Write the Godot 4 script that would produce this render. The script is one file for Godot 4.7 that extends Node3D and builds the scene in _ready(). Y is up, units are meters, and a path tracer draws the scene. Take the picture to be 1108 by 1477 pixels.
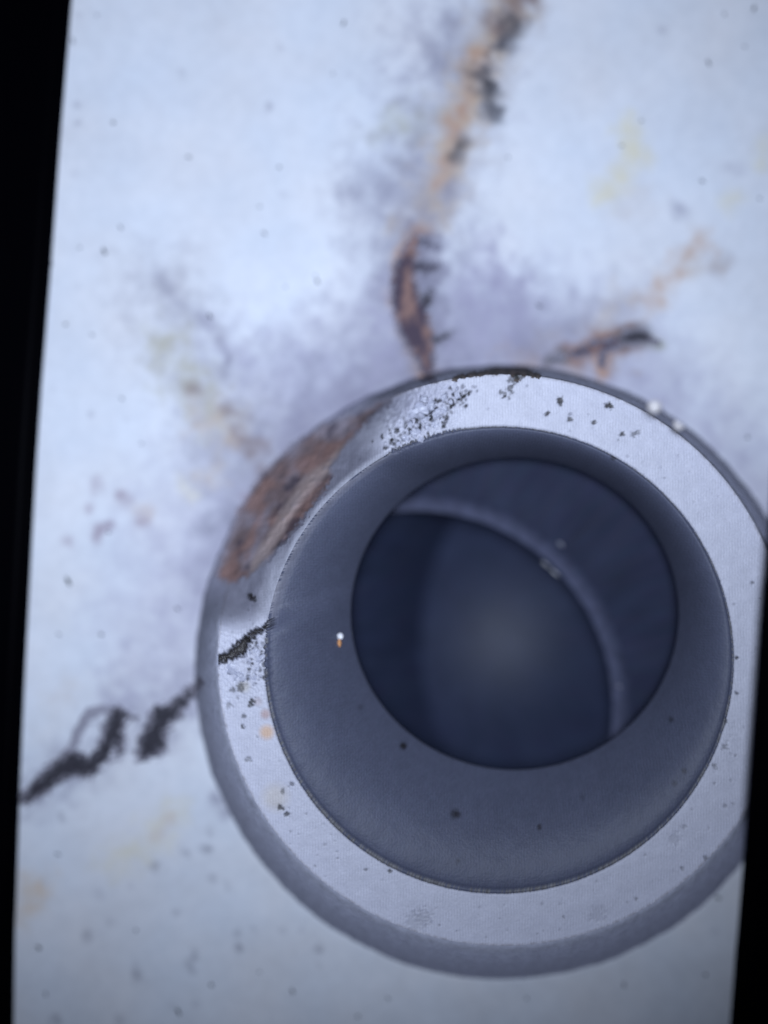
extends Node3D
# A close-up: a round white insert set in a recess of a rust-stained white plate, between the black rails of a frame.
# Lengths are laid out in steps of 0.2 mm on the plate (u = across, v = down the plate, d = depth below the plate).

const S := 0.0002
const REACH := 1800.0          # distance of the lens above the plate, in steps
const CO := Vector2(724, 970)  # mouth of the recess in the plate
const RO := 442.0
const CS := Vector2(726, 952)  # outer edge of the white ring face
const RS := 411.0
const CH := Vector2(720, 952)  # edge of the bore
const RH := 337.0
const CI := Vector2(743, 884)  # inner rim at the foot of the bore
const RI := Vector2(235, 224)
const SEAT := 110.0            # depth of the ring face
const INNER := 220.0           # depth of the inner rim

var rough_noise := FastNoiseLite.new()
var wide_noise := FastNoiseLite.new()
var fine_noise := FastNoiseLite.new()
var marks: ImageTexture
var rng := RandomNumberGenerator.new()


func at(u: float, v: float, d: float) -> Vector3:
	var k := (REACH + d) / REACH * S
	return Vector3((u - 554.0) * k, -d * S, (v - 738.5) * k)


# ---------------------------------------------------------------- helpers

func tag(o: Node3D, label: String, category: String, group := "", kind := "") -> Node3D:
	if label: o.set_meta("label", label)
	if category: o.set_meta("category", category)
	if group: o.set_meta("group", group)
	if kind: o.set_meta("kind", kind)
	return o


func base(called: String, where := Vector3.ZERO) -> Node3D:
	var o := Node3D.new()
	o.name = called
	o.position = where
	add_child(o, true)
	return o


func put(called: String, m: Mesh, mat: Material, parent: Node = self) -> MeshInstance3D:
	var o := MeshInstance3D.new()
	o.name = called
	o.mesh = m
	o.material_override = mat
	o.cast_shadow = GeometryInstance3D.SHADOW_CASTING_SETTING_ON
	parent.add_child(o, true)
	return o


func finish(vs: PackedVector3Array, ix: PackedInt32Array, cs := PackedColorArray(), uv := PackedVector2Array(), outward := false) -> ArrayMesh:
	var ns := PackedVector3Array()
	ns.resize(vs.size())
	var total := 0.0
	var middle := Vector3.ZERO
	for p in vs: middle += p
	middle /= vs.size()
	for i in range(0, ix.size(), 3):
		var a := vs[ix[i]]
		var n := (vs[ix[i + 1]] - a).cross(vs[ix[i + 2]] - a)
		ns[ix[i]] += n
		ns[ix[i + 1]] += n
		ns[ix[i + 2]] += n
		total += n.dot(a - middle) if outward else n.y
	var flip := total > 0.0
	if flip:
		for i in range(0, ix.size(), 3):
			var k := ix[i + 1]
			ix[i + 1] = ix[i + 2]
			ix[i + 2] = k
	var sgn := 1.0 if flip else -1.0
	for i in ns.size():
		ns[i] = (ns[i] * sgn).normalized() if ns[i].length_squared() > 0.0 else Vector3.UP
	var arr := []
	arr.resize(Mesh.ARRAY_MAX)
	arr[Mesh.ARRAY_VERTEX] = vs
	arr[Mesh.ARRAY_NORMAL] = ns
	arr[Mesh.ARRAY_INDEX] = ix
	if cs.size(): arr[Mesh.ARRAY_COLOR] = cs
	if uv.size(): arr[Mesh.ARRAY_TEX_UV] = uv
	var m := ArrayMesh.new()
	m.add_surface_from_arrays(Mesh.PRIMITIVE_TRIANGLES, arr)
	return m


func ring_index(rows: int, n: int) -> PackedInt32Array:   # rows+1 rings of n vertices, closed round
	var ix := PackedInt32Array()
	ix.resize(rows * n * 6)
	var k := 0
	for i in rows:
		for j in n:
			var j2 := (j + 1) % n
			var a := i * n + j
			var b := i * n + j2
			var c := a + n
			var d := b + n
			ix[k] = a; ix[k + 1] = b; ix[k + 2] = c
			ix[k + 3] = b; ix[k + 4] = d; ix[k + 5] = c
			k += 6
	return ix


func mat(color: Color, rough: float, spec := 0.5, vertex := false) -> StandardMaterial3D:
	var m := StandardMaterial3D.new()
	m.albedo_color = color
	m.roughness = rough
	m.metallic_specular = spec
	m.vertex_color_use_as_albedo = vertex
	return m


func bump_texture(freq: float, seed_: int, octaves := 3) -> NoiseTexture2D:
	var n := FastNoiseLite.new()
	n.noise_type = FastNoiseLite.TYPE_SIMPLEX_SMOOTH
	n.frequency = freq
	n.fractal_octaves = octaves
	n.seed = seed_
	var t := NoiseTexture2D.new()
	t.width = 512
	t.height = 512
	t.seamless = true
	t.noise = n
	return t


func grainy(m: StandardMaterial3D, tile_per_m: float, height_cm: float, tex: Texture2D) -> StandardMaterial3D:
	m.heightmap_enabled = true
	m.heightmap_texture = tex
	m.heightmap_scale = height_cm
	m.uv1_triplanar = true
	m.uv1_world_triplanar = true
	m.uv1_scale = Vector3.ONE * tile_per_m
	return m


func lined(m: StandardMaterial3D) -> StandardMaterial3D:   # fine lines of a screen, put into the albedo
	if marks == null:
		var im := Image.create(256, 256, false, Image.FORMAT_RGB8)
		for y in 256:
			for x in 256:
				var v := 0.965 + 0.035 * sin(TAU * x / 16.0 + 0.6 * sin(TAU * y / 128.0)) * (0.6 + 0.4 * sin(TAU * (x + 2 * y) / 256.0))
				im.set_pixel(x, y, Color(v, v, v))
		im.generate_mipmaps()
		marks = ImageTexture.create_from_image(im)
	m.albedo_texture = marks
	return m


func lin(r: float, g: float, b: float) -> Color:
	return Color(r, g, b).srgb_to_linear()


func seg(p: Vector2, a: Vector2, b: Vector2) -> Vector2:   # distance to a segment, place along it
	var ab := b - a
	var l := ab.length_squared()
	var t := 0.0 if l < 0.0001 else clampf((p - a).dot(ab) / l, 0.0, 1.0)
	return Vector2(p.distance_to(a + ab * t), t)


# ---------------------------------------------------------------- shape of the recess

func angle_gap(a: float, b: float) -> float:
	return absf(wrapf(a - b, -PI, PI))


func slump(th: float) -> float:    # how far the ring has broken down into a slope, by direction
	var deg := rad_to_deg(wrapf(th, 0.0, TAU))
	return smoothstep(184.0, 193.0, deg) * (1.0 - smoothstep(234.0, 248.0, deg))


func wall_slump(th: float) -> float:
	var deg := rad_to_deg(wrapf(th, 0.0, TAU))
	return smoothstep(186.0, 196.0, deg) * (1.0 - smoothstep(240.0, 262.0, deg))


func hole_radius(th: float) -> float:
	var deg := rad_to_deg(wrapf(th, 0.0, TAU))
	var c := Vector2.from_angle(th)
	var chip := smoothstep(240.0, 244.0, deg) * (1.0 - smoothstep(258.0, 264.0, deg))
	var left := smoothstep(170.0, 178.0, deg) * (1.0 - smoothstep(188.0, 192.0, deg))
	var r := RH + 1.5 * c.x * c.x
	r += chip * (5.0 * rough_noise.get_noise_2d(th * 1900.0, 3.0) + 2.0)
	r += left * 4.0 * rough_noise.get_noise_2d(th * 1500.0, 90.0)
	r += 0.9 * (1.0 - slump(th)) * rough_noise.get_noise_2d(th * 6000.0, 40.0)
	return r


func mouth_radius(th: float) -> float:
	var c := Vector2.from_angle(th)
	return RO + 2.5 * wide_noise.get_noise_2d(c.x * 260.0, c.y * 260.0) + 1.2 * rough_noise.get_noise_2d(c.x * 500.0, c.y * 500.0)


func ring_depth(p: Vector2) -> float:   # depth of plate, recess wall and ring face at a place
	var fo := p.distance_to(CO) - RO
	if fo >= 0.0: return 0.0
	var fs := p.distance_to(CS) - RS
	var fh := p.distance_to(CH) - RH
	var th := (p - CH).angle()
	var d := SEAT
	if fs > 0.0:
		var t := fo / (fo - fs)
		d = SEAT * (1.0 - pow(1.0 - t, 1.6))
	var s := clampf(fo / (fo - fh) if fh > 0.0 else 1.0, 0.0, 1.0)
	d = lerpf(d, SEAT * smoothstep(-0.06, 0.72, s) , wall_slump(th))
	return lerpf(d, 8.0 + 122.0 * s, slump(th))


func drilled_depth(p: Vector2, core: Vector2) -> float:   # shallow dish at the end of the oblique drilling
	var q := minf(p.distance_to(core), 260.0)
	return 552.0 - 0.0010 * q * q - 0.059 * (p.x - core.x) - 0.080 * (p.y - core.y)


func bore_depth(p: Vector2) -> float:
	var fh := RH - p.distance_to(CH)
	var q := (p - CI) / RI
	var fi := (q.length() - 1.0) * 230.0
	return lerpf(SEAT + 1.0, INNER, pow(clampf(fh / (fh + fi), 0.0, 1.0), 1.9))


# ---------------------------------------------------------------- plate, with its stains

const TK := 0.75
const T0 := Vector2(-60, -60)
const TW := 930
const TH := 1200
var tr := PackedFloat32Array()
var tg := PackedFloat32Array()
var tb := PackedFloat32Array()


func stain(pts: Array, w: float, c: Color, op: float, ragged := 0.5, power := 1.3) -> void:
	var lo: Vector2 = pts[0]
	var hi: Vector2 = pts[0]
	for q in pts:
		lo = lo.min(q)
		hi = hi.max(q)
	var x0 := int(maxf(0, (lo.x - w * 1.5 - T0.x) * TK))
	var x1 := int(minf(TW - 1, (hi.x + w * 1.5 - T0.x) * TK))
	var y0 := int(maxf(0, (lo.y - w * 1.5 - T0.y) * TK))
	var y1 := int(minf(TH - 1, (hi.y + w * 1.5 - T0.y) * TK))
	for y in range(y0, y1 + 1):
		for x in range(x0, x1 + 1):
			var p := Vector2(x, y) / TK + T0
			var dist := 1e9
			if pts.size() == 1:
				dist = p.distance_to(pts[0])
			for i in pts.size() - 1:
				dist = minf(dist, seg(p, pts[i], pts[i + 1]).x)
			dist += ragged * w * 0.8 * wide_noise.get_noise_2d(p.x * 2.2 + w * 7.0, p.y * 2.2)
			if dist >= w: continue
			var a := pow(1.0 - maxf(dist, 0.0) / w, power)
			a = a * op * clampf(1.0 + ragged * 1.0 * rough_noise.get_noise_2d(p.x * 0.45, p.y * 0.45 + w * 3.0), 0.0, 1.6)
			a = clampf(a, 0.0, 1.0)
			var k := y * TW + x
			tr[k] = lerpf(tr[k], c.r, a)
			tg[k] = lerpf(tg[k], c.g, a)
			tb[k] = lerpf(tb[k], c.b, a)


func v2(a: Array) -> Array:
	var o := []
	for i in range(0, a.size(), 2):
		o.append(Vector2(a[i], a[i + 1]))
	return o


func plate_texture() -> ImageTexture:
	var n := TW * TH
	tr.resize(n); tg.resize(n); tb.resize(n)
	for y in TH:
		for x in TW:
			var px := x / TK
			var py := y / TK
			var w := 0.022 * wide_noise.get_noise_2d(px * 0.55, py * 0.55) + 0.016 * rough_noise.get_noise_2d(px * 0.8, py * 0.8) + 0.02 * fine_noise.get_noise_2d(px, py)
			var warm := 0.012 * wide_noise.get_noise_2d(px * 0.4 + 900.0, py * 0.4)
			var k := y * TW + x
			tr[k] = 0.765 + w + warm
			tg[k] = 0.78 + w
			tb[k] = 0.815 + w - warm
	var grey := Color(0.47, 0.47, 0.54)
	var violet := Color(0.52, 0.51, 0.60)
	var deep := Color(0.40, 0.39, 0.48)
	var tan_ := Color(0.66, 0.60, 0.55)
	var orange := Color(0.60, 0.45, 0.37)
	var brown := Color(0.36, 0.29, 0.29)
	var dark := Color(0.16, 0.16, 0.19)
	var yellow := Color(0.78, 0.75, 0.64)
	# grime gathered round the mouth of the recess
	var arc := []
	for k in range(190, 292, 6): arc.append(CO + Vector2.from_angle(deg_to_rad(k)) * 455.0)
	stain(arc, 180.0, violet, 0.5, 0.35, 1.1)
	var arc2 := []
	for k in range(225, 275, 5): arc2.append(CO + Vector2.from_angle(deg_to_rad(k)) * 455.0)
	stain(arc2, 150.0, Color(0.42, 0.42, 0.5), 0.6, 0.5, 1.0)
	var arc3 := []
	for k in range(275, 350, 6): arc3.append(CO + Vector2.from_angle(deg_to_rad(k)) * 455.0)
	stain(arc3, 110.0, violet, 0.45, 0.4, 1.1)
	var arc4 := []
	for k in range(232, 262, 4): arc4.append(CO + Vector2.from_angle(deg_to_rad(k)) * 446.0)
	stain(arc4, 60.0, deep, 0.6, 0.5, 0.9)
	var arc5 := []
	for k in range(196, 232, 4): arc5.append(CO + Vector2.from_angle(deg_to_rad(k)) * 446.0)
	stain(arc5, 44.0, deep, 0.4, 0.6, 0.9)
	# rust trail running up the plate
	stain(v2([650, 60, 620, 180, 580, 300]), 130.0, grey, 0.42, 0.7)
	stain(v2([735, 0, 690, 90, 660, 190, 620, 290]), 70.0, Color(0.58, 0.55, 0.55), 0.5, 0.7)
	stain(v2([560, 190, 600, 170]), 48.0, Color(0.60, 0.60, 0.56), 0.45, 0.8)
	stain(v2([515, 270, 600, 240]), 50.0, grey, 0.38, 0.8)
	stain(v2([650, 50, 640, 90]), 50.0, grey, 0.3, 0.8)
	stain(v2([748, -20, 715, 50, 690, 90, 672, 150, 650, 215, 635, 260, 612, 310, 596, 350]), 46.0, tan_, 0.85, 0.8)
	stain(v2([690, 75, 682, 110, 664, 165]), 28.0, orange, 0.4, 0.8)
	stain(v2([655, 180, 642, 235, 630, 262]), 24.0, orange, 0.38, 0.8)
	stain(v2([760, -10, 735, 15, 722, 35]), 36.0, brown, 0.62, 0.6)
	stain(v2([745, 30, 738, 48, 724, 64]), 28.0, dark, 0.6, 0.9)
	stain(v2([692, 108, 700, 122, 708, 134]), 27.0, dark, 0.7, 0.9)
	stain(v2([702, 146, 706, 160, 714, 168]), 22.0, dark, 0.6, 0.9)
	stain(v2([664, 208, 655, 222]), 20.0, dark, 0.6, 0.6)
	stain(v2([650, 265, 640, 290]), 18.0, grey, 0.55, 0.6)
	# streak with dark teeth above the recess
	stain(v2([600, 330, 580, 420, 600, 490, 612, 540]), 110.0, grey, 0.55, 0.6)
	stain(v2([585, 400, 600, 490, 612, 540]), 60.0, Color(0.36, 0.35, 0.43), 0.5, 0.7)
	stain(v2([600, 335, 580, 380, 576, 430, 596, 485, 614, 540]), 26.0, orange, 0.75, 0.6)
	stain(v2([577, 430, 596, 490, 612, 530]), 22.0, brown, 0.8, 0.6)
	stain(v2([608, 352, 612, 400, 618, 445, 622, 488]), 38.0, Color(0.34, 0.33, 0.41), 0.85, 0.7)
	stain(v2([600, 352, 632, 356]), 16.0, grey, 0.8, 0.7)
	stain(v2([600, 384, 640, 386]), 18.0, grey, 0.9, 0.7)
	stain(v2([612, 420, 622, 450]), 22.0, grey, 0.95, 0.7)
	for s in [[690, 365, 702, 350, 30.0], [720, 400, 735, 440, 30.0], [700, 430, 690, 500, 36.0], [745, 430, 735, 510, 26.0], [660, 440, 670, 520, 40.0], [715, 380, 700, 470, 22.0], [752, 400, 742, 480, 20.0], [680, 400, 672, 460, 20.0], [770, 470, 760, 525, 34.0], [560, 420, 555, 520, 40.0]]:
		stain(v2([s[0], s[1], s[2], s[3]]), s[4] * 1.2, violet, 0.5, 0.9)
	# rust to the side, beyond the ring
	stain(v2([755, 528, 800, 520, 850, 520, 885, 500]), 52.0, Color(0.52, 0.46, 0.46), 0.7, 0.8)
	stain(v2([760, 500, 840, 470, 900, 450]), 60.0, grey, 0.35, 0.8)
	stain(v2([825, 512, 850, 500, 905, 490]), 26.0, Color(0.42, 0.28, 0.24), 0.85, 0.7)
	stain(v2([868, 510, 870, 535]), 18.0, orange, 0.5, 0.8)
	stain(v2([795, 519, 810, 514]), 17.0, dark, 0.75, 0.6)
	stain(v2([900, 488, 925, 484]), 24.0, dark, 0.7, 0.4)
	stain(v2([925, 487, 950, 496]), 14.0, Color(0.42, 0.42, 0.34), 0.7, 0.4)
	stain(v2([1012, 350, 985, 380, 965, 400, 935, 440]), 32.0, Color(0.68, 0.59, 0.54), 0.6, 0.8)
	stain(v2([1040, 378, 1030, 385]), 26.0, grey, 0.28, 0.6)
	stain(v2([1000, 390, 1035, 380]), 26.0, tan_, 0.3, 0.8)
	stain(v2([890, 430, 870, 470]), 40.0, tan_, 0.25, 0.9)
	stain(v2([905, 185, 920, 220, 895, 255, 872, 278]), 34.0, yellow, 0.6, 0.6)
	stain(v2([900, 300, 930, 280]), 32.0, tan_, 0.16, 0.8)
	stain(v2([975, 298, 980, 302]), 20.0, grey, 0.35, 0.5)
	stain(v2([1055, 240, 1062, 244]), 18.0, grey, 0.25, 0.5)
	stain(v2([1060, 285, 1050, 290]), 26.0, yellow, 0.4, 0.6)
	stain(v2([1100, 200, 1098, 240]), 20.0, yellow, 0.35, 0.6)
	# smudges beside the orange crust
	stain(v2([232, 400, 250, 435, 285, 455, 310, 470]), 24.0, grey, 0.42, 0.7)
	stain(v2([316, 492, 330, 515, 322, 540]), 14.0, grey, 0.75, 0.4)
	stain(v2([330, 500, 400, 540, 440, 520]), 80.0, violet, 0.3, 0.8)
	stain(v2([230, 420, 270, 520, 320, 600, 380, 660]), 100.0, Color(0.56, 0.56, 0.60), 0.4, 0.8)
	stain(v2([240, 500, 265, 545, 310, 590]), 54.0, Color(0.62, 0.61, 0.56), 0.55, 0.9)
	stain(v2([275, 560, 282, 562]), 22.0, brown, 0.35, 0.6)
	stain(v2([290, 600, 330, 620]), 40.0, tan_, 0.5, 0.9)
	stain(v2([320, 590, 345, 600]), 24.0, brown, 0.35, 0.8)
	stain(v2([345, 635, 372, 650]), 26.0, brown, 0.55, 0.8)
	stain(v2([375, 680, 382, 690]), 20.0, brown, 0.5, 0.6)
	stain(v2([295, 690, 310, 680]), 30.0, tan_, 0.4, 0.8)
	stain(v2([265, 700, 275, 712]), 24.0, yellow, 0.3, 0.8)
	stain(v2([200, 740, 208, 735]), 20.0, orange, 0.2, 0.7)
	stain(v2([290, 768, 320, 752, 350, 735]), 22.0, grey, 0.6, 0.6)
	for s in [[178, 722, 12], [172, 712, 9], [138, 772, 10], [140, 760, 9], [158, 758, 9], [128, 735, 9], [98, 780, 10], [138, 700, 12], [200, 755, 12], [350, 715, 9]]:
		stain([Vector2(s[0], s[1])], s[2] * 1.5, Color(0.45, 0.38, 0.44), 0.42, 0.6)
	# halo of the black crack, and the pale streaks that run down to it
	stain(v2([40, 1145, 105, 1105, 160, 1075, 170, 1030, 230, 1050, 275, 1000]), 62.0, grey, 0.36, 0.7)
	for s in 16:
		var x := 140.0 + 9.0 * s + rng.randf() * 6.0
		stain(v2([x, 930 + rng.randf() * 80.0, x + 6.0, 1025]), 10.0 + rng.randf() * 12.0, violet, 0.07 + 0.14 * rng.randf(), 0.9)
	stain(v2([100, 990, 60, 1060]), 40.0, tan_, 0.12, 0.8)
	# foot of the plate
	stain(v2([245, 1175, 215, 1215, 165, 1245]), 40.0, yellow, 0.36, 0.8)
	stain(v2([240, 1185, 232, 1200]), 22.0, orange, 0.2, 0.8)
	stain(v2([52, 1278, 35, 1310]), 38.0, Color(0.76, 0.68, 0.60), 0.6, 0.7)
	stain(v2([310, 1150, 325, 1170]), 18.0, grey, 0.6, 0.5)
	for s in [[227, 1251, 10, 0.9], [156, 1333, 9, 0.5], [125, 1347, 8, 0.5], [295, 1220, 9, 0.5], [270, 1230, 8, 0.4], [280, 1378, 8, 0.6], [274, 1393, 8, 0.7], [342, 1363, 7, 0.6], [340, 1345, 6, 0.4], [457, 1366, 8, 0.6], [456, 1386, 6, 0.4], [200, 1410, 12, 0.35], [192, 1398, 10, 0.3], [170, 1466, 10, 0.5], [245, 1444, 9, 0.35], [80, 1470, 11, 0.5], [306, 1266, 7, 0.3], [325, 1272, 7, 0.3], [300, 1195, 8, 0.35], [248, 1310, 8, 0.3], [365, 1340, 7, 0.3], [298, 1218, 8, 0.6], [85, 1176, 8, 0.5], [265, 1222, 8, 0.4], [300, 1200, 6, 0.4]]:
		stain(v2([s[0], s[1], s[0] + 3, s[1] + 5]), s[2] * 1.25, Color(0.28, 0.28, 0.33), s[3] * 0.42, 1.2)
	for k in 60:
		var p := Vector2(rng.randf_range(60, 1080), rng.randf_range(10, 1470))
		if p.distance_to(CO) < RO + 20.0: continue
		stain([p], rng.randf_range(5, 12), Color(0.42, 0.42, 0.48), rng.randf_range(0.08, 0.24), 1.0)
	var bytes := PackedByteArray()
	bytes.resize(n * 3)
	for k in n:
		bytes[k * 3] = int(clampf(tr[k], 0.0, 1.0) * 255.0 + 0.5)
		bytes[k * 3 + 1] = int(clampf(tg[k], 0.0, 1.0) * 255.0 + 0.5)
		bytes[k * 3 + 2] = int(clampf(tb[k], 0.0, 1.0) * 255.0 + 0.5)
	return ImageTexture.create_from_image(Image.create_from_data(TW, TH, false, Image.FORMAT_RGB8, bytes))


func plate() -> void:
	var t := base("white_plate", at(554, 738.5, 0))
	tag(t, "large white enamelled plate with rust stains around its round recess", "plate")
	var n := 720
	var rows := 34
	var vs := PackedVector3Array()
	var uv := PackedVector2Array()
	for i in rows + 1:
		for j in n:
			var th := TAU * j / n
			var c := Vector2.from_angle(th)
			var far := 1e9
			if absf(c.x) > 1e-5: far = minf(far, ((1900.0 if c.x > 0.0 else -800.0) - CO.x) / c.x)
			if absf(c.y) > 1e-5: far = minf(far, ((2200.0 if c.y > 0.0 else -720.0) - CO.y) / c.y)
			var r := mouth_radius(th)
			var f := pow(float(i) / rows, 2.2)
			var p := CO + c * (r + (far - r) * f)
			var d := 3.0 * pow(1.0 - minf(1.0, i / 3.0), 2.0) - 1.6 * wide_noise.get_noise_2d(p.x * 0.8, p.y * 0.8) * minf(1.0, i / 6.0)
			vs.append(at(p.x, p.y, d))
			uv.append((p - T0) * TK / Vector2(TW, TH))
	var m := StandardMaterial3D.new()
	m.albedo_texture = plate_texture()
	m.texture_repeat = false
	m.roughness = 0.5
	m.metallic_specular = 0.4
	put("plate_face", finish(vs, ring_index(rows, n), PackedColorArray(), uv), m, t)
	# wall of the recess
	vs = PackedVector3Array()
	var cs := PackedColorArray()
	rows = 16
	for i in rows + 1:
		for j in n:
			var th := TAU * j / n
			var c := Vector2.from_angle(th)
			var k := float(i) / rows
			var p := (CO + c * (mouth_radius(th) + 0.3)).lerp(CS + c * RS, k)
			var d := 3.0 + (SEAT + 3.0) * (1.0 - pow(1.0 - k, 1.6))
			var ph := (p - CH).angle()
			d = lerpf(d, minf(ring_depth(p) + 3.0, d), wall_slump(ph))
			d += 1.5 * rough_noise.get_noise_2d(p.x * 1.4, p.y * 1.4)
			vs.append(at(p.x, p.y, d))
			var w := 1.0 + 0.10 * rough_noise.get_noise_2d(p.x, p.y) + 0.08 * fine_noise.get_noise_2d(p.x, p.y)
			var col := lin(0.61, 0.62, 0.68) * w
			var deg := rad_to_deg(wrapf(ph, 0.0, TAU))
			var soil := smoothstep(240.0, 250.0, deg) * (1.0 - smoothstep(280.0, 310.0, deg))
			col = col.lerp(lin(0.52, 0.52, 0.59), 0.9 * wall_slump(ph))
			col = col.lerp(lin(0.36, 0.35, 0.38), 0.3 * soil * clampf(0.7 + rough_noise.get_noise_2d(p.x * 0.8, p.y * 0.8), 0.0, 1.0))
			cs.append(col)
	put("recess_wall", finish(vs, ring_index(rows, n), cs), grainy(mat(Color.WHITE, 0.6, 0.35, true), 30.0, 0.02, bump_texture(0.02, 5)), t)
	for o in t.get_children(): o.position = -t.position


# ---------------------------------------------------------------- insert: ring face, bore, oblique drilling

func insert() -> Node3D:
	var t := base("bored_insert", at(CH.x, CH.y, SEAT))
	tag(t, "round white insert with a wide grey bore set in the plate", "insert")
	var n := 1500
	var rows := 42
	var pits := []   # place, radius, depth, darkness
	for s in [[808, 577, 4.5, 0.95], [809, 584, 3, 0.8], [790, 597, 3.5, 0.9], [822, 605, 3.5, 0.85], [823, 598, 2.5, 0.4], [857, 609, 3.5, 0.85], [880, 585, 5, 0.95], [876, 586, 4, 0.9], [898, 626, 4.2, 0.95], [914, 626, 4, 0.6], [920, 623, 4, 0.5], [740, 548, 7, 0.7], [747, 541, 9, 0.8], [735, 560, 5, 0.7], [728, 571, 3.5, 0.9], [734, 573, 3, 0.8], [724, 566, 4, 0.7], [738, 565, 3, 0.6], [364, 862, 5, 1.0], [361, 858, 3.5, 0.9], [368, 866, 3, 0.8], [346, 992, 6, 0.7], [337, 995, 4.5, 0.6], [330, 1017, 4, 0.5], [363, 1012, 5, 0.9], [361, 1018, 4, 0.8], [352, 1033, 3.5, 0.7], [350, 1048, 3.2, 0.8], [408, 1142, 4, 0.6], [405, 1165, 4.5, 0.85], [414, 1174, 4, 0.8], [421, 1131, 2.6, 0.6], [358, 1096, 4, 0.5], [369, 1182, 4, 0.5], [563, 1256, 3, 0.8], [625, 1268, 2.5, 0.5], [600, 1330, 16, 0.16], [612, 1322, 12, 0.16], [1018, 1238, 4, 0.5], [973, 1209, 9, 0.18], [985, 1252, 3, 0.5], [918, 1296, 3, 0.5], [862, 1320, 12, 0.13], [1045, 1041, 4, 0.8], [1046, 1078, 4.5, 0.5], [1031, 1106, 4, 0.5], [1062, 949, 2.4, 0.9], [1085, 841, 2.4, 0.8], [986, 1192, 4, 0.3], [1046, 1162, 3, 0.4], [1063, 1000, 2.4, 0.7]]:
		pits.append([Vector2(s[0], s[1]), s[2], 2.0 + s[2] if s[2] < 3.0 else 1.2, s[3]])
	for k in 190:   # crumbled corner of the ring
		var f := rng.randf()
		var p := Vector2(560, 643).lerp(Vector2(676, 546), f) + Vector2(rng.randfn(0, 9), rng.randfn(0, 9) + 16.0 * f)
		pits.append([p, rng.randf_range(1.1, 3.3), rng.randf_range(1.5, 4), rng.randf_range(0.35, 1.0)])
	for k in 60:    # crumbled edge below the crevice
		var p := Vector2(372, 952) + Vector2(rng.randf_range(-16, 10), rng.randf_range(-34, 36))
		pits.append([p, rng.randf_range(1.1, 3.0), rng.randf_range(1.5, 4), rng.randf_range(0.3, 0.9)])
	for k in 120:
		var th := rng.randf() * TAU
		pits.append([CH + Vector2.from_angle(th) * rng.randf_range(345, 402), rng.randf_range(1.2, 2.2), 1.0, rng.randf_range(0.1, 0.45)])
	var crevice := [Vector2(300, 962), Vector2(315, 951), Vector2(332, 946), Vector2(347, 936), Vector2(355, 923), Vector2(366, 914), Vector2(388, 902)]
	var cw := [1.5, 4.0, 4.5, 9.0, 4.5, 3.0, 1.6]
	var ps := PackedVector2Array()
	var ds := PackedFloat32Array()
	var cs := PackedColorArray()
	for i in rows + 1:
		for j in n:
			var th := TAU * j / n
			var c := Vector2.from_angle(th)
			var p := (CS + c * (RS + 1.0)).lerp(CH + c * hole_radius(th), float(i) / rows)
			var d := ring_depth(p) if i < rows else SEAT
			var ph := (p - CH).angle()
			var sl := slump(ph)
			var deg := rad_to_deg(wrapf(ph, 0.0, TAU))
			var crumb := smoothstep(241.0, 245.0, deg) * (1.0 - smoothstep(255.0, 266.0, deg)) + smoothstep(166.0, 176.0, deg) * (1.0 - smoothstep(184.0, 188.0, deg)) * 0.7
			d = lerpf(SEAT, ring_depth(p), maxf(sl, wall_slump(ph))) + 2.0 * rough_noise.get_noise_2d(p.x * 0.9, p.y * 0.9) * (0.3 + sl)
			d += crumb * 3.5 * rough_noise.get_noise_2d(p.x * 3.4, p.y * 3.4)
			if i == rows: d += 2.5 * (1.0 - sl)
			var w := 1.0 + 0.06 * rough_noise.get_noise_2d(p.x * 0.7, p.y * 0.7) + 0.07 * fine_noise.get_noise_2d(p.x * 0.6, p.y * 0.6)
			var col := lin(0.77, 0.775, 0.83) * w
			var s := float(i) / rows
			col = col.lerp(lin(0.50, 0.50, 0.56), clampf(0.95 * sl * (1.0 - maxf(smoothstep(0.55, 1.02, s) * (1.0 - smoothstep(196.0, 215.0, deg)), smoothstep(0.86, 0.99, s))), 0.0, 1.0))  # shade of the slope deepened by greyer colour, left pale at the bore edge
			for q in [[383, 1030, 10.0, 0.5, 0.62, 0.40, 0.28], [372, 1012, 9.0, 0.3, 0.55, 0.40, 0.34], [385, 1056, 14.0, 0.6, 0.86, 0.66, 0.42], [397, 1150, 26.0, 0.3, 0.80, 0.74, 0.60], [352, 990, 12.0, 0.4, 0.62, 0.58, 0.44], [600, 590, 46.0, 0.35, 0.62, 0.62, 0.70], [640, 566, 30.0, 0.3, 0.62, 0.62, 0.70]]:
				var f: float = 1.0 - p.distance_to(Vector2(q[0], q[1])) / q[2]
				if f > 0.0: col = col.lerp(lin(q[4], q[5], q[6]), minf(1.0, f * 1.6) * q[3])
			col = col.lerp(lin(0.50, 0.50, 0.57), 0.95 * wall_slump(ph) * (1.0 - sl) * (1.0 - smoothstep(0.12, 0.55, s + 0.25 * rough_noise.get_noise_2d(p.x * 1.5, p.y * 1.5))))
			# soil that clings along the outer edge
			var soil := (1.0 - smoothstep(0.0, 0.06, s)) * (0.35 + 0.5 * rough_noise.get_noise_2d(p.x * 2.0, p.y * 2.0))
			col = col.lerp(lin(0.45, 0.42, 0.42), clampf(soil, 0.0, 1.0))
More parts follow.
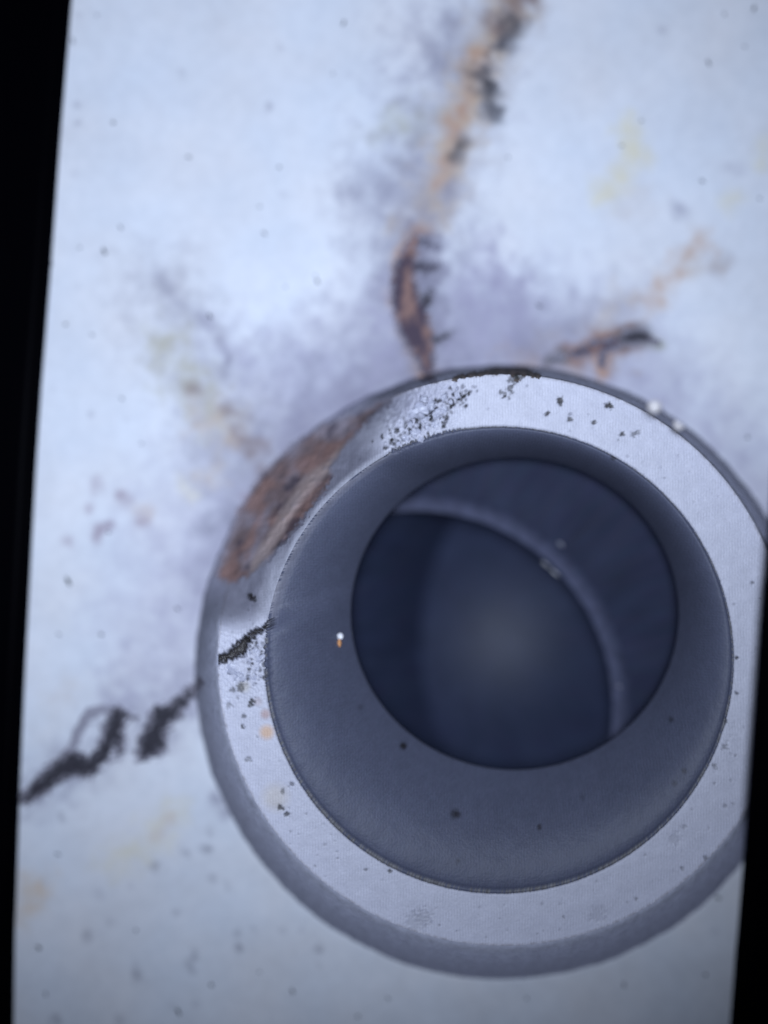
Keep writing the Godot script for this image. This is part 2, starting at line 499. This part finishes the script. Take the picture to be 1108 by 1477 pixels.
			if deg > 168.0 and deg < 196.0:
				var best := 99.0
				for k in 6:
					var h := seg(p, crevice[k], crevice[k + 1])
					best = minf(best, h.x - lerpf(cw[k], cw[k + 1], h.y) + 6.0 * rough_noise.get_noise_2d(p.x * 3.6, p.y * 3.6))
				if best < 3.0:
					var g := 1.0 - smoothstep(-2.0, 3.0, best)
					d += 26.0 * g
					col = col.lerp(lin(0.25, 0.235, 0.24), g)
			ps.append(p)
			ds.append(d)
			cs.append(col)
	for q in pits:
		var c: Vector2 = q[0]
		var r: float = q[1]
		var rr := r * 1.6
		var th0 := (c - CH).angle()
		var reach := int(ceil((rr + 8.0) / 330.0 / TAU * n)) + 1
		var mid := int(round(wrapf(th0, 0.0, TAU) / TAU * n))
		for dj in range(-reach, reach + 1):
			var j := posmod(mid + dj, n)
			for i in rows + 1:
				var k := i * n + j
				var f := ps[k].distance_to(c) + r * 1.0 * rough_noise.get_noise_2d(ps[k].x * 3.5, ps[k].y * 3.5)
				if f < rr:
					var g := 1.0 - smoothstep(r * 0.6, r * 1.25, f)
					ds[k] += q[2] * g
					cs[k] = cs[k].lerp(lin(0.17, 0.165, 0.17), g * q[3])
	var vs := PackedVector3Array()
	vs.resize(ps.size())
	for k in ps.size(): vs[k] = at(ps[k].x, ps[k].y, ds[k])
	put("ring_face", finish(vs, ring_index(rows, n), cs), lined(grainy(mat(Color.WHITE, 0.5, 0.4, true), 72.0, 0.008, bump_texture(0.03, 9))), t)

	# bore: from the edge of the ring face down to the inner rim, then under it
	vs = PackedVector3Array()
	cs = PackedColorArray()
	var edge := ps.slice(rows * n)
	var edge_d := ds.slice(rows * n)
	rows = 46
	for i in rows + 1:
		for j in n:
			var th := TAU * j / n
			var c := Vector2.from_angle(th)
			var k := float(i) / (rows - 2)
			var inner := CI + Vector2(c.x * RI.x, c.y * RI.y)
			var smooth_edge := CH + c * (RH + 1.5 * c.x * c.x + 0.5)
			var p := smooth_edge.lerp(inner, minf(k, 1.0)) + (edge[j] - smooth_edge) * (1.0 - smoothstep(0.0, 0.10, k))
			var top_d := lerpf(edge_d[j], SEAT + 22.0 * slump(th), smoothstep(0.0, 0.12, k))
			var d := lerpf(top_d + 1.0, INNER, pow(minf(k, 1.0), 1.9))
			if i == 0: d = edge_d[j] - 0.5 * (1.0 - slump(th))
			if i == 1: d += 5.0 * (1.0 - slump(th))
			if i > 2 and k < 0.98: d += 0.5 * rough_noise.get_noise_2d(p.x * 0.6, p.y * 0.6)
			if k > 1.0:
				p += c * (k - 1.0) * 500.0
				d += (k - 1.0) * 700.0
			vs.append(at(p.x, p.y, d))
			var w := 1.0 + 0.10 * wide_noise.get_noise_2d(p.x * 0.5, p.y * 0.5) + 0.06 * rough_noise.get_noise_2d(p.x * 0.9, p.y * 0.9) + 0.14 * fine_noise.get_noise_2d(p.x, p.y)
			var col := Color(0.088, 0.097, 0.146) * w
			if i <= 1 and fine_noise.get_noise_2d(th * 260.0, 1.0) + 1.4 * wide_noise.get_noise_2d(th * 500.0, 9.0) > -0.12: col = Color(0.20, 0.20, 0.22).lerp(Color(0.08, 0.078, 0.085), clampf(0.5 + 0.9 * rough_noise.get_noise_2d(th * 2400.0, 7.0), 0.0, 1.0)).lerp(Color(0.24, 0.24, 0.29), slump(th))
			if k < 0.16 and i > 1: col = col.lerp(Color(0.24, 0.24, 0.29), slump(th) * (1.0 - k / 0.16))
			for q in [[582, 1076, 5.0, 0.9], [656, 1174, 6.0, 0.6], [660, 1175, 5.0, 0.5], [778, 1193, 3.4, 0.7], [968, 1038, 4.0, 0.5], [987, 1112, 4.0, 0.5], [973, 1130, 4.0, 0.4], [885, 660, 4.0, 0.6], [660, 1243, 3.0, 0.4], [520, 1020, 4.0, 0.3], [840, 1150, 4.0, 0.3]]:
				var f: float = p.distance_to(Vector2(q[0], q[1])) / q[2]
				if f < 1.5: col = col.lerp(Color(0.012, 0.011, 0.012), (1.0 - smoothstep(0.6, 1.5, f)) * q[3])
			cs.append(col)
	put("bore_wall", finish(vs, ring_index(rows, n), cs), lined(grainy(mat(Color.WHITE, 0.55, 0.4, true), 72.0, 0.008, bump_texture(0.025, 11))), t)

	# floor under the bore, the lip of the oblique drilling, painted pale as a lit edge, and the drilling itself
	n = 360
	var steel := grainy(mat(Color.WHITE, 0.55, 0.16, true), 30.0, 0.012, bump_texture(0.05, 21))
	var c1 := Vector2(600, 1020)
	vs = PackedVector3Array(); cs = PackedColorArray()
	for i in 13:
		for j in n:
			var p := c1 + Vector2.from_angle(TAU * j / n) * lerpf(700.0, 312.0, i / 12.0)
			vs.append(at(p.x, p.y, 330.0 - 6.0 * (i / 12.0)))
			var w := 1.0 + 0.25 * wide_noise.get_noise_2d(p.x * 0.9, p.y * 0.9) + 0.2 * rough_noise.get_noise_2d(p.x * 0.7, p.y * 0.7)
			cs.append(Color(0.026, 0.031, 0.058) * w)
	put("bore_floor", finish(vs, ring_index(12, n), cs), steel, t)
	vs = PackedVector3Array(); cs = PackedColorArray()
	for i in 13:
		for j in n:
			var th := TAU * j / n
			var k := i / 12.0
			var wob := 2.0 * rough_noise.get_noise_2d(th * 300.0, k * 10.0)
			var p := c1 + Vector2.from_angle(th) * (lerpf(312.0, 284.0, k) + wob)
			vs.append(at(p.x, p.y, 324.0 + 5.0 * k + 3.0 * pow(k, 6.0)))
			var w := 1.0 + 0.3 * rough_noise.get_noise_2d(p.x * 0.9, p.y * 0.9)
			cs.append(Color(0.026, 0.031, 0.058).lerp(Color(0.082, 0.089, 0.142), smoothstep(0.0, 1.0, k)) * w)  # lit chamfer put into the colour, paler towards the drilling
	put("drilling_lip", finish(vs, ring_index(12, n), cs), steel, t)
	vs = PackedVector3Array(); cs = PackedColorArray()
	var c2 := Vector2(960, 930)
	var core := Vector2(700, 890)
	for i in 41:
		for j in n:
			var th := TAU * j / n
			var k := i / 40.0
			var p: Vector2
			var d: float
			if k < 0.5:
				var f := k * 2.0
				p = c1.lerp(c2, f) + Vector2.from_angle(th) * lerpf(283.0, 355.0, f)
				d = lerpf(332.0, drilled_depth(p, core), pow(f, 2.6))
			else:
				var f := (k - 0.5) * 2.0
				p = c2.lerp(core, f) + Vector2.from_angle(th) * 355.0 * (1.0 - f)
				d = drilled_depth(p, core)
			vs.append(at(p.x, p.y, d))
			var w := 1.0 + 0.2 * rough_noise.get_noise_2d(p.x * 0.8, p.y * 0.8) + 0.15 * wide_noise.get_noise_2d(p.x, p.y)
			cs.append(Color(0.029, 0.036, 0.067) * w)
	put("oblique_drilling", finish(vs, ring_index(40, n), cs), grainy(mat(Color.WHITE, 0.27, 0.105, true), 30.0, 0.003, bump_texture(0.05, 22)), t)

	# loose-looking grains of the crumbled white face
	var white := mat(lin(0.84, 0.845, 0.88), 0.4, 0.5)
	for g in [[605, 592, 9], [622, 585, 7], [631, 596, 7], [613, 606, 6], [592, 612, 5], [640, 573, 5], [656, 556, 6], [598, 624, 7], [640, 590, 5], [618, 618, 5], [585, 632, 5], [607, 634, 6], [628, 612, 6], [575, 640, 4], [650, 580, 4], [612, 576, 5], [660, 570, 4], [594, 600, 5], [335, 964, 11], [345, 975, 8], [368, 940, 6], [374, 952, 6], [370, 965, 6], [376, 973, 5], [366, 978, 5], [374, 930, 5], [378, 985, 4], [360, 952, 5]]:
		var o := put("grain", blob(g[2] * rng.randf_range(0.7, 1.15), int(g[0] + g[1]), 1.1, 0.5, rng.randf_range(0.8, 1.5)), white, t)
		o.position = at(g[0], g[1], ring_depth(Vector2(g[0], g[1])) + 2.5)
		o.rotation.y = rng.randf() * TAU
	for o in t.get_children():
		o.position -= t.position
	return t


# ---------------------------------------------------------------- small things

func blob(r: float, seed_: int, lumpy := 0.3, flat := 0.6, long := 1.0, n := 16) -> ArrayMesh:
	var vs := PackedVector3Array()
	var rows := n / 2
	for i in rows + 1:
		for j in n:
			var a := PI * i / rows
			var b := TAU * j / n
			var v := Vector3(sin(a) * cos(b), cos(a), sin(a) * sin(b))
			var k := r * S * (1.0 + lumpy * rough_noise.get_noise_3d(v.x * 26.0 + seed_ * 7.0, v.y * 26.0, v.z * 26.0))
			vs.append(Vector3(v.x * long, v.y * flat, v.z) * k)
	return finish(vs, ring_index(rows, n), PackedColorArray(), PackedVector2Array(), true)


# a deposit lying on whatever is under it: strands are lists of [u, v, radius]
func deposit(strands: Array, thick: float, soft: float, ragged: float, step: float, paint: Callable) -> ArrayMesh:
	var lo := Vector2(1e9, 1e9)
	var hi := -lo
	for s in strands:
		for q in s:
			lo = lo.min(Vector2(q[0] - q[2] - 6.0, q[1] - q[2] - 6.0))
			hi = hi.max(Vector2(q[0] + q[2] + 6.0, q[1] + q[2] + 6.0))
	var w := int((hi.x - lo.x) / step) + 1
	var h := int((hi.y - lo.y) / step) + 1
	var f := PackedFloat32Array()
	f.resize(w * h)
	for y in h:
		for x in w:
			var p := lo + Vector2(x, y) * step
			var best := -1e9
			for s in strands:
				if s.size() == 1: best = maxf(best, s[0][2] - p.distance_to(Vector2(s[0][0], s[0][1])))
				for i in s.size() - 1:
					var e := seg(p, Vector2(s[i][0], s[i][1]), Vector2(s[i + 1][0], s[i + 1][1]))
					best = maxf(best, lerpf(s[i][2], s[i + 1][2], e.y) - e.x)
			f[y * w + x] = best + ragged * (0.7 * rough_noise.get_noise_2d(p.x * 2.0, p.y * 2.0) + 0.6 * rough_noise.get_noise_2d(p.x * 4.5, p.y * 4.5 + 50.0))
	var index := {}
	var vs := PackedVector3Array()
	var cs := PackedColorArray()
	var ix := PackedInt32Array()
	for y in h - 1:
		for x in w - 1:
			var k := y * w + x
			if maxf(maxf(f[k], f[k + 1]), maxf(f[k + w], f[k + w + 1])) <= 0.0: continue
			var q := []
			for c in [k, k + 1, k + w, k + w + 1]:
				if not index.has(c):
					index[c] = vs.size()
					var p := lo + Vector2(c % w, c / w) * step
					var up := clampf(f[c] / soft, -0.5, 1.0)
					var rise := thick * (1.0 - (1.0 - up) * (1.0 - up)) if up > 0.0 else up * 6.0
					rise *= 1.0 + (0.45 * rough_noise.get_noise_2d(p.x * 3.0, p.y * 3.0) if up > 0.0 else 0.0)
					vs.append(at(p.x, p.y, ring_depth(p) - rise))
					cs.append(paint.call(p, f[c]))
				q.append(index[c])
			ix.append_array([q[0], q[1], q[2], q[1], q[3], q[2]])
	return finish(vs, ix, cs)


func rust_paint(p: Vector2, f: float) -> Color:
	var q := Vector2(p.dot(Vector2(0.64, -0.77)) * 0.45, p.dot(Vector2(0.77, 0.64)))   # streaks run along the crust
	var a := rough_noise.get_noise_2d(q.x * 0.55, q.y * 0.55)
	var b := wide_noise.get_noise_2d(q.x * 2.0 + 300.0, q.y * 2.0)
	var c := lin(0.43, 0.375, 0.385).lerp(lin(0.53, 0.50, 0.54), clampf(0.3 + a * 1.5, 0.0, 1.0))
	c = c.lerp(lin(0.52, 0.415, 0.395), clampf(0.15 + b * 2.2, 0.0, 0.8))
	c *= 1.0 + 0.35 * rough_noise.get_noise_2d(q.x * 1.5, q.y * 3.2) + 0.15 * fine_noise.get_noise_2d(q.x, q.y)
	var spot := rough_noise.get_noise_2d(q.x * 0.75 + 70.0, q.y * 0.5)
	return c.lerp(lin(0.24, 0.22, 0.27), clampf((-0.2 - spot) * 3.5, 0.0, 0.7))


func crust_paint(p: Vector2, f: float) -> Color:
	var c := rust_paint(p, f)
	# a tan band along the side towards the bore, and a grey fringe
	var r := p.distance_to(CH)
	var band := 1.0 - smoothstep(3.0, 15.0, absf(r - 372.0 - 6.0 * wide_noise.get_noise_2d(p.x, p.y)))
	c = c.lerp(lin(0.64, 0.58, 0.57), 0.7 * band)
	return c.lerp(lin(0.50, 0.50, 0.56), 0.85 * (1.0 - smoothstep(0.0, 7.0, f)))


func black_paint(p: Vector2, f: float) -> Color:
	var k := 0.036 + 0.016 * rough_noise.get_noise_2d(p.x * 1.6, p.y * 1.6)
	return Color(k, k * 0.97, k * 1.25).lerp(Color(0.30, 0.29, 0.35), 0.9 * (1.0 - smoothstep(-1.0, 9.0, f + 3.0 * rough_noise.get_noise_2d(p.x * 3.0, p.y * 3.0))))


func dusky_paint(p: Vector2, f: float) -> Color:
	var k := rough_noise.get_noise_2d(p.x * 0.9, p.y * 0.9)
	return lin(0.30, 0.29, 0.34).lerp(lin(0.22, 0.21, 0.24), clampf(0.4 + k + (p.y - 420.0) * 0.006, 0.0, 1.0)).lerp(lin(0.55, 0.55, 0.61), 0.9 * (1.0 - smoothstep(0.0, 9.0, f)))


func brown_paint(p: Vector2, f: float) -> Color:
	var a := rough_noise.get_noise_2d(p.x * 0.8, p.y * 0.5)
	var c := lin(0.28, 0.245, 0.29).lerp(lin(0.50, 0.40, 0.38), clampf(0.35 + a * 1.5 + (420.0 - p.y) * 0.004, 0.0, 1.0))
	return c.lerp(lin(0.50, 0.49, 0.54), 0.85 * (1.0 - smoothstep(0.5, 8.0, f)))


func thing_mesh(called: String, m: Mesh, material: Material, where: Vector3) -> Node3D:   # one mesh whose own origin is its base
	var o := put(called, m, material)
	o.position = where
	return o


func deposits() -> void:
	var rusty := mat(Color.WHITE, 0.85, 0.25, true)
	var z := Vector3.ZERO
	var crust := thing_mesh("rust_crust", deposit([[[333, 822, 21], [365, 762, 33], [403, 708, 36], [443, 664, 33], [479, 632, 25], [510, 611, 14], [538, 592, 7], [560, 578, 3]], [[350, 816, 20], [390, 786, 15], [428, 738, 16], [466, 686, 16]]], 7.0, 20.0, 7.0, 2.5, crust_paint), rusty, z)
	tag(crust, "thick orange brown rust crust broken out between plate and ring", "rust crust")
	var streak := base("rust_streak")
	tag(streak, "upright rust streak with dark teeth on plate above the ring", "rust streak")
	put("streak_core", deposit([[[600, 344, 8], [586, 378, 16], [582, 405, 20], [586, 435, 23], [596, 464, 26], [606, 490, 23], [613, 514, 15], [619, 542, 9]]], 4.0, 10.0, 10.0, 2.2, brown_paint), rusty, streak)
	for s in [[[597, 352, 9], [612, 350, 9], [628, 357, 6]], [[592, 382, 11], [614, 387, 12], [632, 385, 7]], [[604, 448, 14], [614, 434, 13], [620, 420, 7]], [[608, 482, 13], [628, 489, 10], [642, 486, 8], [652, 477, 5]]]:
		put("streak_tooth", deposit([s], 3.0, 9.0, 9.0, 2.2, dusky_paint), rusty, streak)
	var side := base("rust_patch")
	tag(side, "short brown rust patch with a black tip above the ring", "rust patch")
	put("patch_body", deposit([[[826, 512, 6], [848, 504, 10], [868, 500, 11], [890, 494, 9]], [[868, 505, 8], [869, 526, 5]]], 4.0, 8.0, 8.0, 2.2, brown_paint), rusty, side)
	put("patch_tip", deposit([[[894, 492, 6], [910, 487, 13], [926, 485, 12], [938, 490, 7], [952, 496, 3]]], 5.0, 8.0, 5.0, 2.2, black_paint), rusty, side)
	put("patch_spot", deposit([[[798, 519, 5], [810, 514, 6]]], 4.0, 6.0, 4.0, 2.2, black_paint), rusty, side)
	var crack := base("black_crack")
	tag(crack, "jagged black crack across the plate from frame to recess", "crack")
	put("crack_trunk", deposit([[[36, 1152, 9], [54, 1138, 15], [84, 1113, 16], [104, 1102, 22], [130, 1106, 15], [150, 1086, 14], [163, 1055, 16], [170, 1032, 15]], [[168, 1060, 14], [172, 1088, 6]], [[170, 1030, 9], [186, 1031, 6], [194, 1038, 5]], [[124, 1108, 8], [128, 1124, 4]], [[72, 1122, 8], [66, 1106, 3]]], 5.0, 9.0, 13.0, 2.2, black_paint), rusty, crack)
	put("crack_loop", deposit([[[165, 1030, 8], [150, 1023, 7], [128, 1030, 8], [113, 1056, 7], [104, 1084, 8]]], 2.0, 7.0, 5.0, 2.2, func(p, f): return black_paint(p, f).lerp(Color(0.30, 0.30, 0.36), 0.7)), rusty, crack)
	put("crack_branch", deposit([[[206, 1086, 12], [220, 1070, 23], [226, 1050, 16], [236, 1034, 20], [250, 1026, 15], [263, 1012, 12], [275, 997, 8], [286, 982, 4]]], 5.0, 9.0, 13.0, 2.2, black_paint), rusty, crack)
	var grime := thing_mesh("shade_grime_line", deposit([[[655, 548, 2], [680, 541, 3], [706, 537, 3], [735, 535, 4], [760, 538, 4], [778, 544, 2]], [[742, 538, 4], [746, 547, 3]]], 3.0, 5.0, 5.0, 2.0, func(p, f): return lin(0.24, 0.23, 0.23).lerp(lin(0.42, 0.38, 0.36), clampf(0.4 + rough_noise.get_noise_2d(p.x * 2.0, p.y * 2.0), 0.0, 1.0))), rusty, z)  # dark strip for the shadow under the plate edge, with a grime drip
	tag(grime, "thin line of painted shadow and grime along the top of the ring", "grime")
	# two pale beads caught at the edge of the ring
	var pearl := mat(lin(0.93, 0.92, 0.92), 0.3, 0.6)
	var b1 := thing_mesh("white_bead", blob(10.0, 4, 0.25, 0.8), pearl, at(944, 587, ring_depth(Vector2(944, 587)) - 6.0))
	tag(b1, "small white bead at the ring edge, closer to the rust patch", "bead", "white beads at the edge of the ring")
	var b2 := thing_mesh("white_bead", blob(9.5, 9, 0.35, 0.8, 0.85), pearl, at(979, 612, ring_depth(Vector2(979, 612)) - 6.0))
	tag(b2, "small white bead at the ring edge, farther from the rust patch", "bead", "white beads at the edge of the ring")
	# bright chip on the wall of the bore
	var chip := base("metal_chip", at(491, 922, bore_depth(Vector2(491, 922)) - 3.0))
	tag(chip, "tiny bright metal chip with orange tail on the bore wall", "metal chip")
	put("chip_head", blob(5.5, 2, 0.4, 0.7), mat(lin(0.97, 0.97, 0.98), 0.25, 0.8), chip).position = Vector3(0.0, 0.0004, -5.0 * S)
	put("chip_tail", blob(7.0, 3, 0.4, 0.5, 0.45), mat(lin(0.93, 0.80, 0.66), 0.4, 0.6), chip).position = Vector3(-1.5 * S, 0.0, 6.0 * S)
	for g in [[787, 814, 4.0, "brightest painted glint on the lip of the oblique drilling"], [800, 826, 4.5, "second painted glint on the drilling lip, just below the brightest"], [809, 785, 3.0, "faint pale painted glint on the dark floor above the drilling lip"], [893, 990, 2.5, "lowest tiny painted glint along the lip of the drilling"]]:
		var o := thing_mesh("painted_glint", blob(g[2], int(g[0]), 0.4, 0.5, 1.0), mat(lin(0.97, 0.97, 0.98), 0.25, 0.8), at(g[0], g[1], 318.0))  # white fleck standing in for a highlight on the metal
		o.rotation.y = -0.7
		o.scale = Vector3(1.9, 0.5, 0.22)
		tag(o, g[3], "painted glint", "glints down in the bore")


func speck_label(p: Vector2, size: float) -> String:
	var marks_ := [["upper rust trail", 735, 40], ["grey trail smear", 550, 240], ["toothed rust streak", 590, 430], ["pale yellow stain", 890, 240], ["tan stain", 975, 390], ["brown rust patch", 880, 495], ["curled grey smudge", 320, 515], ["slanting grey smudge", 250, 430], ["orange rust crust", 400, 700], ["black crack", 140, 1070], ["lower yellow smudge", 210, 1200], ["orange frame stain", 45, 1290], ["lower frame corner", 40, 1440], ["foot of the ring", 560, 1400], ["beaded ring edge", 1060, 660], ["upper frame corner", 105, 40], ["frame's middle", 75, 400], ["lower plate corner", 980, 1350]]
	marks_.sort_custom(func(a, b): return p.distance_to(Vector2(a[1], a[2])) < p.distance_to(Vector2(b[1], b[2])))
	var look := "bold" if size >= 4.5 else "dark" if size > 3.6 else "small grey" if size > 3.2 else "faint grey"
	var off := p - Vector2(marks_[0][1], marks_[0][2])
	var side := "beside" if absf(off.x) > absf(off.y) else "below" if off.y > 0.0 else "above"
	return "%s dust speck %s the %s, next the %s" % [look, side, marks_[0][0], marks_[1][0]]


func specks() -> void:
	var ink := mat(lin(0.22, 0.22, 0.25), 0.8, 0.2)
	var dust := mat(lin(0.50, 0.51, 0.56), 0.8, 0.2)
	var shapes := []
	for k in 6: shapes.append(blob(1.0, k * 5 + 1, 0.7, 0.5, [1.3, 2.2, 1.7, 2.8, 1.1, 2.0][k], 10))
	var count := 0
	var told := {}
	for area in [
		["dark dust speck on the upper plate between frame and rust trail", [163, 177, 4.5, 272, 226, 3.5, 403, 241, 3.5, 105, 58, 3, 140, 22, 3, 127, 178, 3, 174, 328, 3.5, 122, 190, 2.5, 186, 43, 3, 134, 122, 2.5, 480, 106, 3, 493, 115, 3, 496, 33, 4, 520, 37, 3, 540, 143, 3, 375, 298, 3, 381, 336, 3, 412, 414, 3, 458, 406, 4, 455, 398, 3, 303, 456, 4, 115, 357, 3, 150, 362, 4, 95, 468, 4, 133, 483, 3, 74, 381, 4]],
		["dark dust speck on the upper plate beyond the rust trail", [1088, 12, 4, 1074, 67, 3, 1022, 90, 3.5, 1057, 78, 3, 1062, 155, 3, 733, 227, 3.5, 897, 210, 3, 925, 174, 3.5, 1013, 261, 3.5, 992, 231, 3, 1096, 286, 3, 778, 441, 3, 1079, 631, 4, 1012, 242, 3, 980, 170, 3, 1045, 20, 3]],
		["dark dust speck on the plate between frame and orange crust", [357, 862, 2, 256, 878, 3.5, 146, 915, 4, 98, 838, 5, 271, 846, 3, 157, 768, 3.5, 176, 575, 3, 204, 640, 3, 85, 915, 3, 88, 580, 4]],
		["dark dust speck on the plate below the ring", [56, 1367, 5, 257, 1459, 4, 305, 1421, 4.5, 422, 1430, 4, 374, 1402, 3, 66, 1434, 3.5, 196, 1342, 3.5, 83, 1232, 3, 1018, 1406, 4, 1036, 1295, 4, 516, 1466, 4, 560, 1440, 3, 760, 1440, 3, 980, 1354, 4, 900, 1420, 3]],
	]:
		var list: Array = area[1]
		for i in range(0, list.size(), 3):
			var p := Vector2(list[i], list[i + 1])
			var label := speck_label(p, list[i + 2])
			if told.has(label): continue
			told[label] = true
			var o := thing_mesh("dust_speck", shapes[count % 6], ink if list[i + 2] > 3.6 else dust, at(p.x, p.y, ring_depth(p) - 1.0))
			o.scale = Vector3.ONE * list[i + 2] * 0.47
			o.rotation.y = rng.randfn(-0.9, 0.5)
			tag(o, label, "speck", "dust specks scattered on the plate")
			count += 1


func frame() -> void:
	# two lipped rails of a black screen bezel, which overlap the plate
	var black := mat(Color(0.004, 0.004, 0.012), 0.42, 0.06)
	var t := base("screen_bezel", at(0, 738, -20))
	tag(t, "black screen bezel with two slanting rails bordering the white plate", "housing")
	var left := [Vector2(165, -760), Vector2(104, 0), Vector2(88, 190), Vector2(74, 385), Vector2(60, 560), Vector2(52, 680), Vector2(44, 830), Vector2(36, 980), Vector2(29, 1140), Vector2(24, 1290), Vector2(20, 1477), Vector2(16, 2240)]
	var right := [Vector2(1190, -760), Vector2(1150, 0), Vector2(1128, 400), Vector2(1108, 765), Vector2(1100, 860), Vector2(1092, 970), Vector2(1082, 1110), Vector2(1073, 1230), Vector2(1064, 1340), Vector2(1053, 1477), Vector2(1000, 2240)]
	for side in 2:
		var line: Array = [left, right][side]
		var sgn := -1.0 if side == 0 else 1.0
		var curve := Curve2D.new()
		for i in line.size():
			var a: Vector2 = line[maxi(i - 1, 0)]
			var b: Vector2 = line[mini(i + 1, line.size() - 1)]
			curve.add_point(line[i], -(b - a) / 6.0, (b - a) / 6.0)
		var pts := curve.tessellate(4, 1.0)
		# section: foot, narrow bevelled lip, step, broad top, outer edge
		var section := [[0.0, 1.0], [0.0, -2.5], [2.5, -6.0], [9.0, -8.0], [12.0, -9.0], [14.0, -14.0], [18.0, -17.0], [26.0, -18.0], [700.0, -20.0], [702.0, 20.0]]
		var vs := PackedVector3Array()
		for p in pts:
			for s in section:
				vs.append(at(p.x + sgn * s[0], p.y, s[1]))
		var ix := PackedInt32Array()
		var k := section.size()
		for i in pts.size() - 1:
			for j in k - 1:
				var a := i * k + j
				ix.append_array([a, a + 1, a + k, a + 1, a + k + 1, a + k])
		put("frame_rail", finish(vs, ix), black, t).position = -t.position


func _ready() -> void:
	# camera, surroundings, lamp
	var cam := Camera3D.new()
	cam.name = "camera"
	add_child(cam)
	cam.position = Vector3(0, REACH * S, 0)
	cam.rotation_degrees = Vector3(-90, 0, 0)
	var fov := 2.0 * atan(738.5 / REACH)
	var look := CameraAttributesPhysical.new()
	look.frustum_focal_length = 12.0 / tan(fov / 2.0)
	look.frustum_near = 0.01
	look.frustum_far = 10.0
	look.frustum_focus_distance = (REACH + 135.0) * S
	look.exposure_aperture = look.frustum_focal_length / (180.0 * S * 1000.0)
	cam.attributes = look
	cam.current = true
	print("fov ", cam.fov, " wanted ", rad_to_deg(fov), " f/", look.exposure_aperture)
	var we := WorldEnvironment.new()
	we.name = "surroundings"
	var e := Environment.new()
	e.background_mode = Environment.BG_COLOR
	e.background_color = Color(0.10, 0.11, 0.15)
	e.tonemap_mode = Environment.TONE_MAPPER_LINEAR
	e.tonemap_exposure = 1.0
	e.sdfgi_enabled = true
	e.ssao_enabled = true
	e.ssil_enabled = true
	we.environment = e
	add_child(we)
	var lamp := SpotLight3D.new()
	lamp.name = "microscope_lamp"
	lamp.light_color = Color(0.875, 0.922, 1.0)
	lamp.light_energy = 0.25
	lamp.light_size = 0.04
	lamp.spot_range = 5.0
	lamp.spot_attenuation = 2.0
	lamp.spot_angle = 39.5
	lamp.spot_angle_attenuation = 1.0
	lamp.shadow_enabled = true
	add_child(lamp)
	lamp.position = Vector3((560 - 554) * S, 2000 * S, (650 - 738) * S)
	lamp.look_at(Vector3((400 - 554) * S, 0, (400 - 738) * S), Vector3(0, 0, -1))

	rng.seed = 4711
	rough_noise.seed = 3
	rough_noise.noise_type = FastNoiseLite.TYPE_SIMPLEX_SMOOTH
	rough_noise.frequency = 0.045
	rough_noise.fractal_octaves = 3
	wide_noise.seed = 8
	wide_noise.noise_type = FastNoiseLite.TYPE_SIMPLEX_SMOOTH
	wide_noise.frequency = 0.012
	wide_noise.fractal_octaves = 4
	fine_noise.seed = 12
	fine_noise.noise_type = FastNoiseLite.TYPE_SIMPLEX
	fine_noise.frequency = 0.3
	fine_noise.fractal_octaves = 2

	plate()
	frame()
	insert()
	deposits()
	specks()
